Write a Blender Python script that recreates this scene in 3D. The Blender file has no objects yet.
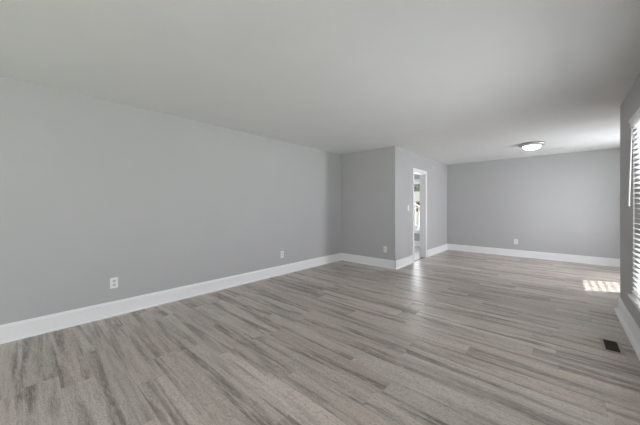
import bpy, bmesh, math, random
from mathutils import Vector, Matrix
random.seed(4)
C = bpy.context.scene.collection
R = math.radians

# ------------------------------------------------------------ camera, sky, sun, lights, exposure
cam_d = bpy.data.cameras.new('camera'); cam = bpy.data.objects.new('camera', cam_d); C.objects.link(cam)
cam_d.sensor_width = 36; cam_d.lens = 268/640*36; cam_d.shift_y = -6.5/640
cam_d.clip_start = .05; cam_d.clip_end = 300
cam.location = (0, 0, 1.25); cam.rotation_euler = (R(90), 0, R(42))
bpy.context.scene.camera = cam

w = bpy.data.worlds.new('sky'); bpy.context.scene.world = w; w.use_nodes = True
nt = w.node_tree; bg = nt.nodes['Background']
sky = nt.nodes.new('ShaderNodeTexSky')
sky.sky_type = 'HOSEK_WILKIE'; sky.turbidity = 6.0; sky.sun_direction = (.55, .28, .8)
hs = nt.nodes.new('ShaderNodeHueSaturation'); hs.inputs['Saturation'].default_value = .25
nt.links.new(sky.outputs[0], hs.inputs['Color']); nt.links.new(hs.outputs[0], bg.inputs['Color'])
bg.inputs['Strength'].default_value = 2.6

SUN_DIR = Vector((-1.0, -0.5, -1.25)).normalized()
sd = bpy.data.lights.new('sun', 'SUN'); sd.energy = 14; sd.angle = R(.9); sd.color = (1, .98, .965)
so = bpy.data.objects.new('sun', sd); C.objects.link(so)
so.rotation_euler = SUN_DIR.to_track_quat('-Z', 'Y').to_euler(); so.location = (6, 10, 8)

def area(name, loc, direction, sx, sy, power, col=(.965, .965, 1.04)):
    d = bpy.data.lights.new(name, 'AREA'); d.shape = 'RECTANGLE'; d.size = sx; d.size_y = sy
    d.energy = power; d.color = col
    o = bpy.data.objects.new(name, d); C.objects.link(o); o.location = loc
    o.rotation_euler = Vector(direction).to_track_quat('-Z', 'Y').to_euler()
    return o
# area lamps for daylight just outside each window; some windows are added
area('fill_rear', (-1.64, -3.35, 1.35), (0, 1, 0), 3.6, 2.2, 68)  # fill lamp for flat light, behind an added rear window
area('daylight_near_window', (.95, 2.55, 1.25), (-1, 0, 0), 2.1, 1.6, 98)
area('fill_right_rear', (.95, -.9, 1.25), (-1, 0, 0), 2.1, 1.6, 52)  # fill lamp outside a made-up window behind the camera
area('daylight_dining_window', (2.75, 6.75, 1.3), (-1, 0, 0), 2.4, 2.4, 730)
area('daylight_side_room', (-3.35, 8.75, 1.3), (0, -1, 0), 1.0, 1.5, 40)
area('fill_side_room_left', (-5.95, 6.6, 1.3), (1, 0, 0), 1.3, 1.5, 80)  # added lamp, brightens the side room through a made-up opening

vs = bpy.context.scene.view_settings
vs.view_transform = 'Standard'; vs.look = 'None'; vs.gamma = 1; vs.use_curve_mapping = False
vs.exposure = 0.0
bpy.context.scene.cycles.max_bounces = 12
bpy.context.scene.cycles.diffuse_bounces = 8
bpy.context.scene.cycles.transparent_max_bounces = 16

# ------------------------------------------------------------ materials
def mat(name, col, rough=.5, metal=0, emit=None, es=0, spec=.5):
    m = bpy.data.materials.new(name); m.use_nodes = True
    b = m.node_tree.nodes['Principled BSDF']
    b.inputs['Base Color'].default_value = (*col, 1); b.inputs['Roughness'].default_value = rough
    b.inputs['Metallic'].default_value = metal; b.inputs['Specular IOR Level'].default_value = spec
    if emit: b.inputs['Emission Color'].default_value = (*emit, 1); b.inputs['Emission Strength'].default_value = es
    return m
def paint(name, col, rough, scale, bump, var=.03):
    m = mat(name, col, rough, spec=.3); n = m.node_tree.nodes; l = m.node_tree.links
    b = n['Principled BSDF']
    tc = n.new('ShaderNodeTexCoord'); t = n.new('ShaderNodeTexNoise'); t.inputs['Scale'].default_value = scale
    t.inputs['Detail'].default_value = 4
    l.new(tc.outputs['Object'], t.inputs['Vector'])
    bp = n.new('ShaderNodeBump'); bp.inputs['Strength'].default_value = bump; bp.inputs['Distance'].default_value = .002
    l.new(t.outputs['Fac'], bp.inputs['Height']); l.new(bp.outputs[0], b.inputs['Normal'])
    mx = n.new('ShaderNodeMix'); mx.data_type = 'RGBA'
    mx.inputs['A'].default_value = (*[c*(1-var) for c in col], 1); mx.inputs['B'].default_value = (*[min(1, c*(1+var)) for c in col], 1)
    t2 = n.new('ShaderNodeTexNoise'); t2.inputs['Scale'].default_value = 2.5
    l.new(tc.outputs['Object'], t2.inputs['Vector']); l.new(t2.outputs['Fac'], mx.inputs['Factor'])
    l.new(mx.outputs['Result'], b.inputs['Base Color'])
    return m
M_wall = paint('grey_wall_paint', (.47, .47, .47), .75, 180, .12)
M_ceil = paint('ceiling_paint', (.74, .74, .74), .9, 90, .5)
M_trim = paint('white_trim_paint', (.84, .84, .84), .35, 60, .04, .01)
M_plast = mat('white_plastic', (.82, .82, .79), .35)
M_slot = mat('dark_slot', (.06, .06, .05), .6)
M_sock = mat('socket_face', (.62, .61, .57), .4)
M_blind = mat('blind_white', (.85, .85, .85), .4)
M_vinyl = mat('window_vinyl', (.86, .86, .86), .35)
M_nickel = mat('brushed_nickel', (.55, .54, .53), .4, .85)
M_bronze = mat('register_brown_metal', (.055, .042, .032), .45, .4)
M_regframe = mat('register_taupe_frame', (.36, .315, .27), .45, .1)
M_dark = mat('duct_shade', (.015, .014, .012), .9)  # near-black standing in for shade inside the duct
M_tile = paint('side_room_floor', (.33, .325, .31), .4, 30, .05, .05)
M_siding = paint('white_siding', (.86, .86, .85), .7, 8, .1)
M_roof = paint('shingle', (.25, .25, .26), .9, 30, .5, .2)
M_grass = paint('lawn', (.16, .24, .07), .95, 12, .6, .3)
M_bounce = paint('pale_bounce_slab', (.62, .61, .59), .9, 6, .2, .06)  # only covers the added slab that bounces light
M_deck = paint('deck_board', (.45, .42, .38), .8, 12, .3, .1)
M_leaf = paint('leaf_green', (.24, .36, .19), .7, 6, .1, .4)
M_bark = paint('bark', (.12, .09, .07), .95, 20, .8, .3)
M_pane = mat('dark_window_pane', (.06, .07, .08), .15)
M_tan = mat('tan_wood_trim', (.52, .34, .17), .6)
M_thresh = mat('threshold_strip', (.16, .14, .125), .45)
M_dome = mat('lit_frosted_glass', (.9, .9, .9), .4, emit=(1, .99, .96), es=8.0)

M_glass = bpy.data.materials.new('window_glass'); M_glass.use_nodes = True
n = M_glass.node_tree.nodes; l = M_glass.node_tree.links; n.remove(n['Principled BSDF'])
tr = n.new('ShaderNodeBsdfTransparent'); tr.inputs[0].default_value = (.95, .96, .955, 1)
gl = n.new('ShaderNodeBsdfGlossy'); gl.inputs['Roughness'].default_value = .02
lw = n.new('ShaderNodeLayerWeight'); lw.inputs['Blend'].default_value = .5      # same value on both sides of the pane
pw = n.new('ShaderNodeMath'); pw.operation = 'POWER'; l.new(lw.outputs['Facing'], pw.inputs[0]); pw.inputs[1].default_value = 5
fr = n.new('ShaderNodeMath'); fr.operation = 'MULTIPLY_ADD'; l.new(pw.outputs[0], fr.inputs[0]); fr.inputs[1].default_value = .7; fr.inputs[2].default_value = .03
ms = n.new('ShaderNodeMixShader'); l.new(fr.outputs[0], ms.inputs[0]); l.new(tr.outputs[0], ms.inputs[1]); l.new(gl.outputs[0], ms.inputs[2])
l.new(ms.outputs[0], n['Material Output'].inputs['Surface'])

# floor planks: run along X, each 0.178 m wide
def floor_mat():
    m = bpy.data.materials.new('grey_oak_vinyl_plank'); m.use_nodes = True
    n = m.node_tree.nodes; l = m.node_tree.links; b = n['Principled BSDF']
    def math_(op, a, c=None, k=None):
        x = n.new('ShaderNodeMath'); x.operation = op
        for i, v in enumerate((a, c, k)):
            if v is None: continue
            if isinstance(v, (int, float)): x.inputs[i].default_value = v
            else: l.new(v, x.inputs[i])
        return x.outputs[0]
    tc = n.new('ShaderNodeTexCoord'); sp = n.new('ShaderNodeSeparateXYZ'); l.new(tc.outputs['Object'], sp.inputs[0])
    X, Y = sp.outputs[0], sp.outputs[1]
    PW, PL = .178, 1.22
    ry = math_('DIVIDE', Y, PW); row = math_('FLOOR', ry); fy = math_('FRACT', ry)
    wr = n.new('ShaderNodeTexWhiteNoise'); wr.noise_dimensions = '1D'; l.new(row, wr.inputs['W'])
    rx = math_('ADD', math_('DIVIDE', X, PL), math_('MULTIPLY', wr.outputs['Value'], 7.3))
    colm = math_('FLOOR', rx); fx = math_('FRACT', rx)
    cb = n.new('ShaderNodeCombineXYZ'); l.new(row, cb.inputs[0]); l.new(colm, cb.inputs[1])
    wn = n.new('ShaderNodeTexWhiteNoise'); wn.noise_dimensions = '2D'; l.new(cb.outputs[0], wn.inputs['Vector'])
    rnd = wn.outputs['Value']
    sc = n.new('ShaderNodeSeparateColor'); l.new(wn.outputs['Color'], sc.inputs[0])
    # grain coordinates, shifted per plank
    gx = math_('ADD', X, math_('MULTIPLY', rnd, 37.0)); gy = math_('ADD', Y, math_('MULTIPLY', sc.outputs[0], 11.0))
    def grain(sx, sy, detail, rough=.55, dist=0):
        c = n.new('ShaderNodeCombineXYZ'); l.new(math_('MULTIPLY', gx, sx), c.inputs[0]); l.new(math_('MULTIPLY', gy, sy), c.inputs[1])
        l.new(math_('MULTIPLY', sc.outputs[1], 9.0), c.inputs[2])
        t = n.new('ShaderNodeTexNoise'); t.inputs['Scale'].default_value = 1; t.inputs['Detail'].default_value = detail
        t.inputs['Roughness'].default_value = rough; t.inputs['Distortion'].default_value = dist
        l.new(c.outputs[0], t.inputs['Vector']); return t.outputs['Fac']
    def rng(v, a, bb, lo=0, hi=1):
        r = n.new('ShaderNodeMapRange'); r.interpolation_type = 'SMOOTHSTEP'
        l.new(v, r.inputs['Value']); r.inputs['From Min'].default_value = a; r.inputs['From Max'].default_value = bb
        r.inputs['To Min'].default_value = lo; r.inputs['To Max'].default_value = hi
        return r.outputs['Result']
    streak = math_('MULTIPLY', rng(grain(.65, 10, 2, .45, .7), .44, .66), rng(grain(2.4, 24, 4, .6, .3), .30, .56))
    mid = grain(3.0, 40, 4, .6, .2)
    fine = grain(14, 190, 3, .6)
    speck = grain(60, 120, 3, .7)
    def mix(fac, a, bb, mode='MIX'):
        x = n.new('ShaderNodeMix'); x.data_type = 'RGBA'; x.blend_type = mode
        if isinstance(fac, float): x.inputs['Factor'].default_value = fac
        else: l.new(fac, x.inputs['Factor'])
        for s, v in (('A', a), ('B', bb)):
            if isinstance(v, tuple): x.inputs[s].default_value = (*v, 1)
            else: l.new(v, x.inputs[s])
        return x.outputs['Result']
    base = mix(rnd, FLOOR_A, FLOOR_B)
    base = mix(math_('MULTIPLY', sc.outputs[2], .35), base, (.40, .415, .37))
    base = mix(math_('MULTIPLY', streak, .88), base, FLOOR_D)
    base = mix(rng(mid, .42, .72, 0, .38), base, (.22, .185, .165))
    base = mix(rng(fine, .42, .66, 0, .42), base, (.66, .62, .59))
    base = mix(rng(speck, .48, .66, 0, .5), base, (.19, .17, .155))
    # seams
    sy = math_('MINIMUM', fy, math_('SUBTRACT', 1, fy)); sx = math_('MULTIPLY', math_('MINIMUM', fx, math_('SUBTRACT', 1, fx)), PL/PW)
    seam = rng(math_('MINIMUM', sx, sy), .002, .012, 1, 0)
    base = mix(math_('MULTIPLY', seam, .30), base, (.09, .078, .07))
    l.new(base, b.inputs['Base Color'])
    l.new(rng(mid, .3, .7, .30, .42), b.inputs['Roughness'])
    b.inputs['Specular IOR Level'].default_value = .55
    bp = n.new('ShaderNodeBump'); bp.inputs['Strength'].default_value = .15; bp.inputs['Distance'].default_value = .0015
    l.new(math_('SUBTRACT', fine, seam), bp.inputs['Height']); l.new(bp.outputs[0], b.inputs['Normal'])
    return m
FLOOR_A = (.48, .40, .34); FLOOR_B = (.69, .60, .535); FLOOR_D = (.13, .09, .07)
M_floor = floor_mat()

# ------------------------------------------------------------ mesh helpers
def bx(bm, x0, x1, y0, y1, z0, z1, bevel=0):
    r = bmesh.ops.create_cube(bm, size=1)
    bmesh.ops.scale(bm, vec=(abs(x1-x0), abs(y1-y0), abs(z1-z0)), verts=r['verts'])
    bmesh.ops.translate(bm, vec=((x0+x1)/2, (y0+y1)/2, (z0+z1)/2), verts=r['verts'])
    if bevel:
        es = list({e for v in r['verts'] for e in v.link_edges})
        bmesh.ops.bevel(bm, geom=es, offset=bevel, segments=2, affect='EDGES')
def prism(bm, prof, p0, p1, inward):
    """extrude a profile [(out, z)] along floor line p0->p1; `inward` is the unit vector out of the wall"""
    p0, p1, nn = Vector(p0), Vector(p1), Vector(inward)
    a = [bm.verts.new((p0.x+nn.x*o, p0.y+nn.y*o, z)) for o, z in prof]
    b = [bm.verts.new((p1.x+nn.x*o, p1.y+nn.y*o, z)) for o, z in prof]
    k = len(prof)
    for i in range(k): bm.faces.new((a[i], a[(i+1) % k], b[(i+1) % k], b[i]))
    bm.faces.new(a); bm.faces.new(b[::-1])
    bmesh.ops.recalc_face_normals(bm, faces=bm.faces[:])
def lathe(bm, prof, seg=48):
    rings = []
    for r, z in prof:
        rings.append([bm.verts.new((r*math.cos(2*math.pi*i/seg), r*math.sin(2*math.pi*i/seg), z)) for i in range(seg)])
    for a, b in zip(rings, rings[1:]):
        for i in range(seg):
            bm.faces.new((a[i], a[(i+1) % seg], b[(i+1) % seg], b[i]))
    bm.faces.new(rings[0]); bm.faces.new(rings[-1][::-1])
    bmesh.ops.recalc_face_normals(bm, faces=bm.faces[:])
def tube(bm, p0, p1, r, seg=10, r2=None):
    p0, p1 = Vector(p0), Vector(p1); d = p1-p0
    q = bmesh.ops.create_cone(bm, cap_ends=True, segments=seg, radius1=r, radius2=r2 or r, depth=d.length)
    bmesh.ops.rotate(bm, verts=q['verts'], matrix=d.to_track_quat('Z', 'Y').to_matrix(), cent=(0, 0, 0))
    bmesh.ops.translate(bm, vec=(p0+p1)/2, verts=q['verts'])
def obj(name, bm, m, parent=None, smooth=False):
    me = bpy.data.meshes.new(name); bm.to_mesh(me); bm.free(); me.materials.append(m)
    if smooth: me.shade_smooth()
    o = bpy.data.objects.new(name, me); C.objects.link(o)
    if parent: o.parent = parent
    return o
def boxes(name, lst, m, parent=None, bevel=0):
    bm = bmesh.new()
    for b in lst: bx(bm, *b, bevel=bevel)
    return obj(name, bm, m, parent)
def struct(o): o['kind'] = 'structure'; return o
def thing(name, label, cat, loc=(0, 0, 0), rz=0, group=None):
    o = bpy.data.objects.new(name, None); C.objects.link(o); o.location = loc; o.rotation_euler.z = rz
    o.empty_display_size = .1
    o['label'] = label; o['category'] = cat
    if group: o['group'] = group
    return o
def copy_tree(o, parent=None):
    c = o.copy(); C.objects.link(c)
    if parent: c.parent = parent
    for ch in list(o.children): copy_tree(ch, c)
    return c

# ------------------------------------------------------------ the room shell
XL, XR, XD, XE = -3.80, .52, -2.45, 1.72      # left wall, near right wall, door wall, dining right wall
YA, YB, YC, YR = 4.95, 8.20, 4.76, -2.9       # alcove wall, back wall, end of right wall, rear wall
H, T, BH = 2.44, .12, .165

struct(boxes('floor', [(XL-T, XR+T, YR-T, YA, -.1, 0), (XD, XE+T, YA, YB+T, -.1, 0), (XR+T, XE+T, YC-T, YA, -.1, 0)], M_floor))
struct(boxes('floor_side_room', [(-5.6-T, XD, YA, YB+T, -.1, 0)], M_tile))
struct(boxes('ceiling', [(-5.6-T, XE+T, YR-T, YB+T, H, H+.1)], M_ceil))

def wall_x(name, x0, x1, y0, y1, holes=(), m=M_wall):      # slab running along Y with holes (ya, yb, za, zb)
    L = []; y = y0
    for a, b, za, zb in sorted(holes):
        L.append((x0, x1, y, a, 0, H))
        if za > 0: L.append((x0, x1, a, b, 0, za))
        L.append((x0, x1, a, b, zb, H)); y = b
    L.append((x0, x1, y, y1, 0, H))
    return struct(boxes(name, L, m))
def wall_y(name, y0, y1, x0, x1, holes=(), m=M_wall):
    L = []; x = x0
    for a, b, za, zb in sorted(holes):
        L.append((x, a, y0, y1, 0, H))
        if za > 0: L.append((a, b, y0, y1, 0, za))
        L.append((a, b, y0, y1, zb, H)); x = b
    L.append((x, x1, y0, y1, 0, H))
    return struct(boxes(name, L, m))

W1 = (1.62, 3.60, .455, 1.97)          # near right window
W1b = (-1.9, .1, .44, 1.97)           # made-up twin behind the camera, added for fill light
W2 = (6.30, 7.16, .45, 2.00)          # dining window
DO = (5.83, 6.54, 0, 2.035)           # doorway
W3 = (-3.90, -2.84, .50, 2.00)        # side room window
wall_x('wall_left', XL-T, XL, YR, YA+T)
wall_y('wall_alcove', YA, YA+T, XL, XD-.001)
wall_x('wall_doorway', XD-T, XD, YA+T, YB, [DO])
wall_y('wall_back', YB, YB+T, XD-T, XE)
wall_x('wall_right', XR, XR+T, YR, YC, [W1, W1b])
wall_y('wall_return', YC-T, YC, XR+T, XE)
wall_x('wall_dining_right', XE, XE+T, YC-T, YB+T, [W2])
wall_y('wall_rear', YR-T, YR, XL-T, XR+T, [(-3.4, .1, .25, 2.3)])  # wide opening added behind the camera to let fill light in
wall_x('wall_side_room_left', -5.6-T, -5.6, YA, YB+T, [(5.95, 7.25, .6, 2.0)])  # unseen opening added to light the side room
wall_y('wall_side_room_front', YA, YA+T, -5.6, XL-T)
wall_y('wall_side_room_back', YB, YB+T, -5.6, XD-T, [W3])

BP = [(0, 0), (.016, 0), (.016, BH-.022), (.011, BH-.012), (.008, BH), (0, BH)]
SP = [(.016, 0), (.034, 0), (.033, .009), (.028, .016), (.016, .02)]
def baseboard(name, runs, SP=SP):
    bm = bmesh.new(); bs = bmesh.new()
    for p0, p1, nn in runs:
        prism(bm, BP, p0, p1, nn); prism(bs, SP, p0, p1, nn)
    o = struct(obj(name, bm, M_trim)); obj('shoe_molding', bs, M_trim, o); return o
e = .016
baseboard('baseboard_left', [((XL, YR), (XL, YA), (1, 0))])
baseboard('baseboard_alcove', [((XL+.016, YA), (XD+e, YA), (0, -1))])
baseboard('baseboard_doorway', [((XD, YA-e), (XD, DO[0]-.075), (1, 0)), ((XD, DO[1]+.075), (XD, YB), (1, 0))])
baseboard('baseboard_back', [((XD+.016, YB), (XE-.016, YB), (0, -1))])
baseboard('baseboard_right', [((XR, YR), (XR, YC+e), (-1, 0))], [(.016, 0), (.05, 0), (.048, .012), (.04, .022), (.016, .028)])
baseboard('baseboard_return', [((XR-e, YC), (XE-.016, YC), (0, 1))])
baseboard('baseboard_dining_right', [((XE, YC), (XE, YB), (-1, 0))])
baseboard('baseboard_side_room', [((-5.6, YB), (XD-T, YB), (0, -1))])

# ------------------------------------------------------------ doorway: jamb, casing, threshold
a, b, _, zt = DO; cw = .065
d = struct(boxes('door_1', [(XD-T-.004, XD+.004, a, a+.018, 0, zt), (XD-T-.004, XD+.004, b-.018, b, 0, zt), (XD-T-.004, XD+.004, a+.018, b-.018, zt-.018, zt)], M_trim))
for s, xa, xb in (('casing', XD, XD+.018), ('casing', XD-T-.018, XD-T)):
    boxes(s, [(xa, xb, a+.006-cw, a+.006, 0, zt-.006+cw), (xa, xb, b-.006, b-.006+cw, 0, zt-.006+cw), (xa, xb, a+.006, b-.006, zt-.006, zt-.006+cw)], M_trim, d, .003)
boxes('door_stop', [(XD-.075, XD-.04, a+.018, a+.028, 0, zt-.018), (XD-.075, XD-.04, b-.028, b-.018, 0, zt-.018), (XD-.075, XD-.04, a+.028, b-.028, zt-.028, zt-.018)], M_trim, d)
bm = bmesh.new(); prism(bm, [(0, 0), (0, .004), (.012, .009), (.038, .009), (.05, .004), (.05, 0)], (XD-.05, a+.018), (XD-.05, b-.018), (1, 0))
obj('threshold', bm, M_thresh, d)

# ------------------------------------------------------------ windows
def window(name, axis, p, q0, q1, z0, z1, inn, cols=1, stool=None, depth=T, casing=False, grille=None):
    """axis 'x': wall plane x=p (room face), opening q0..q1 along y; inn = +1/-1 direction into the room"""
    out = -inn
    def B(d0, d1, a, b, za, zb):     # d measured outwards from the room face
        u0, u1 = sorted((p+out*d0, p+out*d1))
        return (u0, u1, a, b, za, zb) if axis == 'x' else (a, b, u0, u1, za, zb)
    f = .035
    root = struct(boxes(name, [B(.02, depth, q0, q0+.02, z0, z1), B(.02, depth, q1-.02, q1, z0, z1), B(.02, depth, q0+.02, q1-.02, z0, z0+.02), B(.02, depth, q0+.02, q1-.02, z1-.02, z1)], M_vinyl))
    n = cols; wq = (q1-q0-.04)/n; zm = (z0+z1)/2-.05
    for i in range(n):
        a0 = q0+.02+i*wq; a1 = a0+wq
        for (za, zb, d0) in ((z0+.02, zm+.02, .045), (zm-.02, z1-.02, .078)):
            s = boxes('sash', [B(d0, d0+.03, a0, a0+f, za, zb), B(d0, d0+.03, a1-f, a1, za, zb), B(d0, d0+.03, a0+f, a1-f, za, za+f), B(d0, d0+.03, a0+f, a1-f, zb-f, zb)], M_vinyl, root)
            boxes('pane', [B(d0+.013, d0+.017, a0+f, a1-f, za+f, zb-f)], M_glass, s)
            if grille:
                gx_, gz_ = grille; L = []
                for k in range(1, gx_):
                    c = a0+f+(a1-a0-2*f)*k/gx_; L.append(B(d0+.006, d0+.024, c-.004, c+.004, za+f, zb-f))
                for k in range(1, gz_):
                    c = za+f+(zb-za-2*f)*k/gz_; L.append(B(d0+.006, d0+.024, a0+f, a1-f, c-.004, c+.004))
                boxes('hatch_grille', L, M_vinyl, s)  # bars added to hatch the sun patch on the floor
    if stool:
        boxes('window_stool', [B(-stool, .045, q0-.07 if casing else q0-.09, q1+.09, z0-.024, z0)], M_trim, root, .003)
    if casing:
        boxes('casing', [B(-.018, 0, q0-.08, q0, z0-.1, z1+.08), B(-.018, 0, q1, q1+.08, z0-.1, z1+.08), B(-.018, 0, q0, q1, z1, z1+.08), B(-.018, 0, q0, q1, z0-.1, z0-.024)], M_trim, root)
    return root
window('window_1', 'x', XR, W1[0], W1[1], W1[2], W1[3], -1, 2, .07)
window('fill_window_right', 'x', XR, W1b[0], W1b[1], W1b[2], W1b[3], -1, 2, .07)  # unseen window added for fill light
window('window_3', 'x', XE, W2[0], W2[1], W2[2], W2[3], -1, 1, .03, grille=(8, 7))  # grille is made up, shapes the sun patch
window('window_4', 'y', YB, W3[0], W3[1], W3[2], W3[3], -1, 1, .03, casing=True)
window('fill_window_rear', 'y', YR, -3.4, .1, .25, 2.3, 1, 3)  # made-up rear window, only there to admit fill light
window('fill_window_side', 'x', -5.6, 5.95, 7.25, .6, 2.0, 1, 1)  # made-up window for the side room fill lamp

# ------------------------------------------------------------ blinds (front at room side, hung on the wall face)
def blind(label, x, y0, y1, z0, z1, tilt, group=None, off=.012, wand=True, valance=True):
    t = thing('window_blind', label, 'window blind', (x, (y0+y1)/2, z0), 0, group)
    hw = (y1-y0)/2; hh = z1-z0
    # local x: -ve into the room. slat centre at -(off+.025)
    cx = -(off+.025); D = .05; pitch = .044
    bm = bmesh.new(); z = .045
    ca, sa = math.cos(tilt), math.sin(tilt)
    while z < hh-.06:
        pts = []
        for k in range(5):
            u = (k/4-.5)*D; c = .0035*(1-(2*u/D)**2)
            pts.append((cx+u*ca-c*sa, z+u*sa+c*ca))
        for side in (0, 1):
            pass
        lo = [[bm.verts.new((px_, yy, pz)) for px_, pz in pts] for yy in (-hw, hw)]
        up = [[bm.verts.new((px_-.0028*sa, yy, pz+.0028*ca)) for px_, pz in pts] for yy in (-hw, hw)]
        for k in range(4):
            bm.faces.new((lo[0][k], lo[0][k+1], lo[1][k+1], lo[1][k]))
            bm.faces.new((up[0][k], up[1][k], up[1][k+1], up[0][k+1]))
            for j in (0, 1): bm.faces.new((lo[j][k], up[j][k], up[j][k+1], lo[j][k+1]))
        for k in (0, 4): bm.faces.new((lo[0][k], lo[1][k], up[1][k], up[0][k]))
        z += pitch
    bmesh.ops.recalc_face_normals(bm, faces=bm.faces[:])
    obj('slats', bm, M_blind, t)
    boxes('bottom_rail', [(cx-.026, cx+.026, -hw, hw, .004, .024)], M_blind, t, .004)
    boxes('head_rail', [(cx-.024, cx+.024, -hw, hw, hh-.05, hh-.004)], M_blind, t)
    bm = bmesh.new(); k = 0
    n = 4 if hw > .6 else 3
    for i in range(n):
        yy = -hw+.1+(2*hw-.2)*i/(n-1)
        for dx in (-.0262, .0262): tube(bm, (cx+dx, yy, .02), (cx+dx, yy, hh-.05), .0014, 6)
    obj('ladder_cords', bm, M_blind, t)
    if valance:
        # moulded valance with returns
        bm = bmesh.new(); vo = cx-.028
        prof = [(0, hh-.05), (.005, hh-.05), (.005, hh-.035), (.002, hh-.03), (.004, hh-.012), (.010, hh-.002), (.014, hh+.004), (.014, hh+.014), (0, hh+.014)]
        prism(bm, prof, (vo, -hw-.03), (vo, hw+.03), (-1, 0))
        bx(bm, vo, -.001, hw+.022, hw+.03, hh-.05, hh+.014); bx(bm, vo, -.001, -hw-.03, -hw-.022, hh-.05, hh+.014)
        obj('valance', bm, M_blind, t)
    if wand:
        bm = bmesh.new()
        tube(bm, (cx-.029, hw-.04, hh-.045), (cx-.05, hw-.07, hh-.74), .0048, 8)
        bmesh.ops.create_uvsphere(bm, u_segments=10, v_segments=8, radius=.007, matrix=Matrix.Translation((cx-.05, hw-.07, hh-.745)))
        obj('tilt_wand', bm, M_blind, t, True)
        bm = bmesh.new(); tube(bm, (cx-.028, -hw+.09, hh-.05), (cx-.03, -hw+.09, hh-.95), .0015, 6); tube(bm, (cx-.03, -hw+.09, hh-.985), (cx-.03, -hw+.09, hh-.95), .009, 8, .004)
        obj('lift_cord', bm, M_blind, t)
    return t
blind('white slatted window blind with valance and hanging wand at the right edge', XR, W1[0]-.04, W1[1]+.04, .475, 2.0, R(-14), off=.002)

# ------------------------------------------------------------ power outlets, switch, chime
def outlet(label, loc, rz):
    t = thing('power_outlet', label, 'power outlet', loc, rz, 'wall outlets')     # local +y faces the room
    boxes('cover_plate', [(-.037, .037, 0, .006, -.060, .060)], M_plast, t, .0025)
    for s in (-1, 1):
        bm = bmesh.new()
        q = bmesh.ops.create_cone(bm, cap_ends=True, segments=24, radius1=.0175, radius2=.0168, depth=.004)
        bmesh.ops.rotate(bm, verts=q['verts'], matrix=Matrix.Rotation(R(-90), 3, 'X'), cent=(0, 0, 0))
        bmesh.ops.scale(bm, vec=(1, 1, .82), verts=q['verts'])
        bmesh.ops.translate(bm, vec=(0, .0075, s*.0225), verts=q['verts'])
        so_ = obj('socket', bm, M_sock, t)
        boxes('slot', [(-.0085, -.006, .0088, .0102, s*.0225+.000, s*.0225+.009), (.006, .0085, .0088, .0102, s*.0225+.001, s*.0225+.008), (-.0026, .0026, .0088, .0102, s*.0225-.009, s*.0225-.0042)], M_slot, so_)
    bm = bmesh.new(); q = bmesh.ops.create_cone(bm, cap_ends=True, segments=12, radius1=.003, radius2=.003, depth=.002)
    bmesh.ops.rotate(bm, verts=q['verts'], matrix=Matrix.Rotation(R(-90), 3, 'X'), cent=(0, 0, 0))
    bmesh.ops.translate(bm, vec=(0, .0065, 0), verts=q['verts']); obj('screw', bm, M_nickel, t)
    return t
def on_x(px, x):          # y on a plane of constant x seen at image column px
    r = (px-320)/268; s, c = math.sin(R(42)), math.cos(R(42))
    return (c*x + r*s*x)/(r*c - s)
def on_y(px, y):
    r = (px-320)/268; s, c = math.sin(R(42)), math.cos(R(42))
    return (r*c*y - s*y)/(c + r*s)
def hz(py, x, y): return 1.25-(py-206)*(-math.sin(R(42))*x+math.cos(R(42))*y)/268
y = on_x(114, XL); outlet('white wall outlet on the long left wall, nearest the camera', (XL, y, hz(282.8, XL, y)), R(-90))
y = on_x(282, XL); outlet('small white outlet on the long left wall, further back towards the alcove corner', (XL, y, hz(254.5, XL, y)), R(-90))
x = on_y(385.3, YA); outlet('white outlet on the short dark grey alcove wall', (x, YA, hz(249.3, x, YA)), R(180))
x = on_y(516, YB); outlet('white outlet low on the far back wall below the ceiling light', (x, YB, hz(241.6, x, YB)), R(180))

y = on_x(408.3, XD)
t = thing('light_switch', 'white light switch on the pale wall left of the doorway', 'light switch', (XD, y, hz(208, XD, y)), R(-90))
boxes('switch_plate', [(-.036, .036, 0, .006, -.058, .058)], M_plast, t, .0025)
boxes('toggle', [(-.005, .005, .006, .018, -.004, .012)], M_plast, t, .0015)
y = on_x(432, XD)
t = thing('door_chime', 'small white door chime box high on the wall right of the doorway', 'door chime', (XD, y, hz(167.5, XD, y)), R(-90))
boxes('chime_cover', [(-.03, .03, .006, .03, -.036, .036)], M_plast, t, .006)
boxes('back_plate', [(-.034, .034, 0, .006, -.040, .040)], M_plast, t)

# ------------------------------------------------------------ ceiling light
t = thing('ceiling_light', 'round flush ceiling light with nickel rim and lit white glass dome', 'ceiling light', (-.42, 6.50, H))
bm = bmesh.new(); lathe(bm, [(.170, 0), (.192, -.004), (.205, -.016), (.206, -.030), (.196, -.038), (.172, -.046), (.152, -.054), (.142, -.054), (.140, -.02)])
obj('metal_rim', bm, M_nickel, t, True)
bm = bmesh.new(); lathe(bm, [(.140, -.03)]+[(.140*math.cos(R(a_)), -.053-.066*math.sin(R(a_))) for a_ in (0, 12, 24, 36, 48, 60, 72, 84)])
obj('glass_dome', bm, M_dome, t, True)

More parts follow.
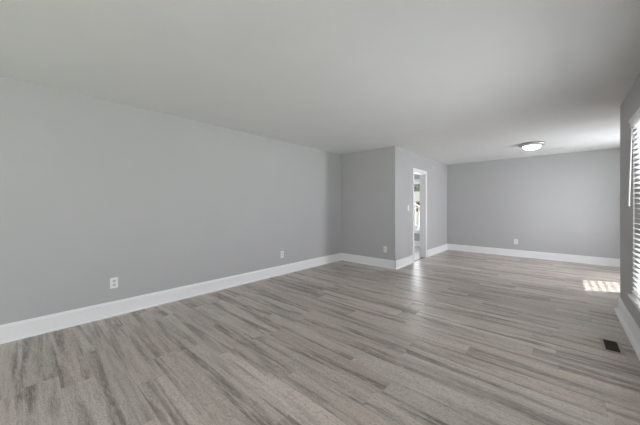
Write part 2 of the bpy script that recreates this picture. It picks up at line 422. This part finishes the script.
# ------------------------------------------------------------ floor register
rx0, rx1, ry0, ry1 = .289, .377, 3.394, 3.640
t = thing('floor_vent', 'brown metal floor register with taupe frame beside the right wall', 'floor vent', ((rx0+rx1)/2, (ry0+ry1)/2, 0))
hx, hy = (rx1-rx0)/2, (ry1-ry0)/2
boxes('frame', [(-hx-.024, -hx, -hy-.024, hy+.024, 0, .005), (hx, hx+.024, -hy-.024, hy+.024, 0, .005), (-hx, hx, -hy-.024, -hy, 0, .005), (-hx, hx, hy, hy+.024, 0, .005)], M_regframe, t, .0015)
bm = bmesh.new(); n_ = 16
for i in range(n_):
    yy = -hy+(i+.5)*2*hy/n_; bx(bm, -hx, hx, yy-.0022, yy+.0022, .0008, .0042)
obj('louvers', bm, M_bronze, t)
boxes('duct_shade_sheet', [(-hx, hx, -hy, hy, .0001, .0007)], M_dark, t)  # dark sheet in place of the shaded hollow under the louvers

# ------------------------------------------------------------ outdoors seen through the side room window
struct(boxes('ground', [(-60, 60, 8.33, 80, -.75, -.7), (1.85, 60, -40, 8.33, -.75, -.7), (-60, -5.75, -40, 8.33, -.75, -.7), (-5.75, 1.85, -40, -3.1, -.75, -.7)], M_grass))
struct(boxes('porch_deck', [(-6.2, -4.3, 8.34, 10.6, -.70, -.05)], M_deck))
struct(boxes('bounce_slab', [(-16, 2, 12.5, 19.9, -.70, -.66)], M_bounce))  # unseen pale slab added to bounce neutral light onto the outbuilding
# stair railing descending to the right
t = thing('stair_railing', 'white railing with square balusters outside the window beyond the doorway', 'railing', (-4.3, 10.1, 0))
def rail_z(x): return 1.02-(x+.0)*.62
def slab(name, xa, xb, off, h, wdt):
    bm = bmesh.new(); vs_ = []
    for x_ in (xa, xb):
        for yy, zz in ((-wdt, 0), (wdt, 0), (wdt, h), (-wdt, h)): vs_.append(bm.verts.new((x_, yy, rail_z(x_)+off+zz)))
    for i in range(4): bm.faces.new((vs_[i], vs_[(i+1) % 4], vs_[4+(i+1) % 4], vs_[4+i]))
    bm.faces.new(vs_[:4]); bm.faces.new(vs_[4:][::-1]); bmesh.ops.recalc_face_normals(bm, faces=bm.faces[:])
    return obj(name, bm, M_trim, t)
RO = .36
slab('hand_rail', 0, 2.0, RO, .045, .045); slab('bottom_rail', 0, 2.0, RO-.80, .045, .02)
for i in range(14):
    x_ = .13+i*.135; boxes('baluster', [(x_-.019, x_+.019, -.019, .019, rail_z(x_)+RO-.79, rail_z(x_)+RO+.01)], M_trim, t)
for x_ in (-.045, 2.045): boxes('post', [(x_-.045, x_+.045, -.045, .045, -.70, rail_z(x_)+RO+.12)], M_trim, t)

t = thing('outbuilding', 'white sided low outbuilding seen through the doorway and far window', 'outbuilding', (-8.3, 20, -.7))
boxes('wall', [(-3.5, 3.5, 0, 4, 0, 3.05)], M_siding, t)
boxes('roof', [(-3.8, 3.8, -.25, 4.25, 3.05, 3.25)], M_roof, t)
f_ = boxes('window', [(.1, .9, -.03, 0, 1.5, 2.3)], M_tan, t); boxes('pane', [(.17, .83, -.04, -.03, 1.57, 2.2)], M_pane, f_)
def tree(label, loc, h, r, cz):
    t = thing('tree', label, 'tree', loc)
    bm = bmesh.new(); tube(bm, (0, 0, 0), (.1, 0, h*.6), .2, 10, .12)
    for a_ in range(5):
        an = a_*1.26; tube(bm, (.08, 0, h*.45), (math.cos(an)*r*.6, math.sin(an)*r*.6, h*.8), .07, 6, .03)
    obj('trunk', bm, M_bark, t)
    bm = bmesh.new()
    for i in range(5200):
        v = Vector((random.gauss(0, 1), random.gauss(0, 1), random.gauss(0, 1))).normalized()*random.uniform(.35, 1)**.5
        p = Vector((v.x*r, v.y*r, cz+v.z*(h-cz)*1.0))
        q = Matrix.Rotation(random.uniform(0, 6.3), 3, 'Z') @ Matrix.Rotation(random.uniform(0, 3), 3, 'X')
        s = random.uniform(.07, .15)
        vs_ = [bm.verts.new(p+q @ Vector(c)*s) for c in ((-1, 0, 0), (0, -.5, .1), (1, 0, 0), (0, .5, .1))]
        bm.faces.new(vs_)
    obj('foliage', bm, M_leaf, t)
tree('leafy green tree behind the white outbuilding, through the doorway', (-10.6, 26.5, -.7), 7.0, 3.6, 4.9)
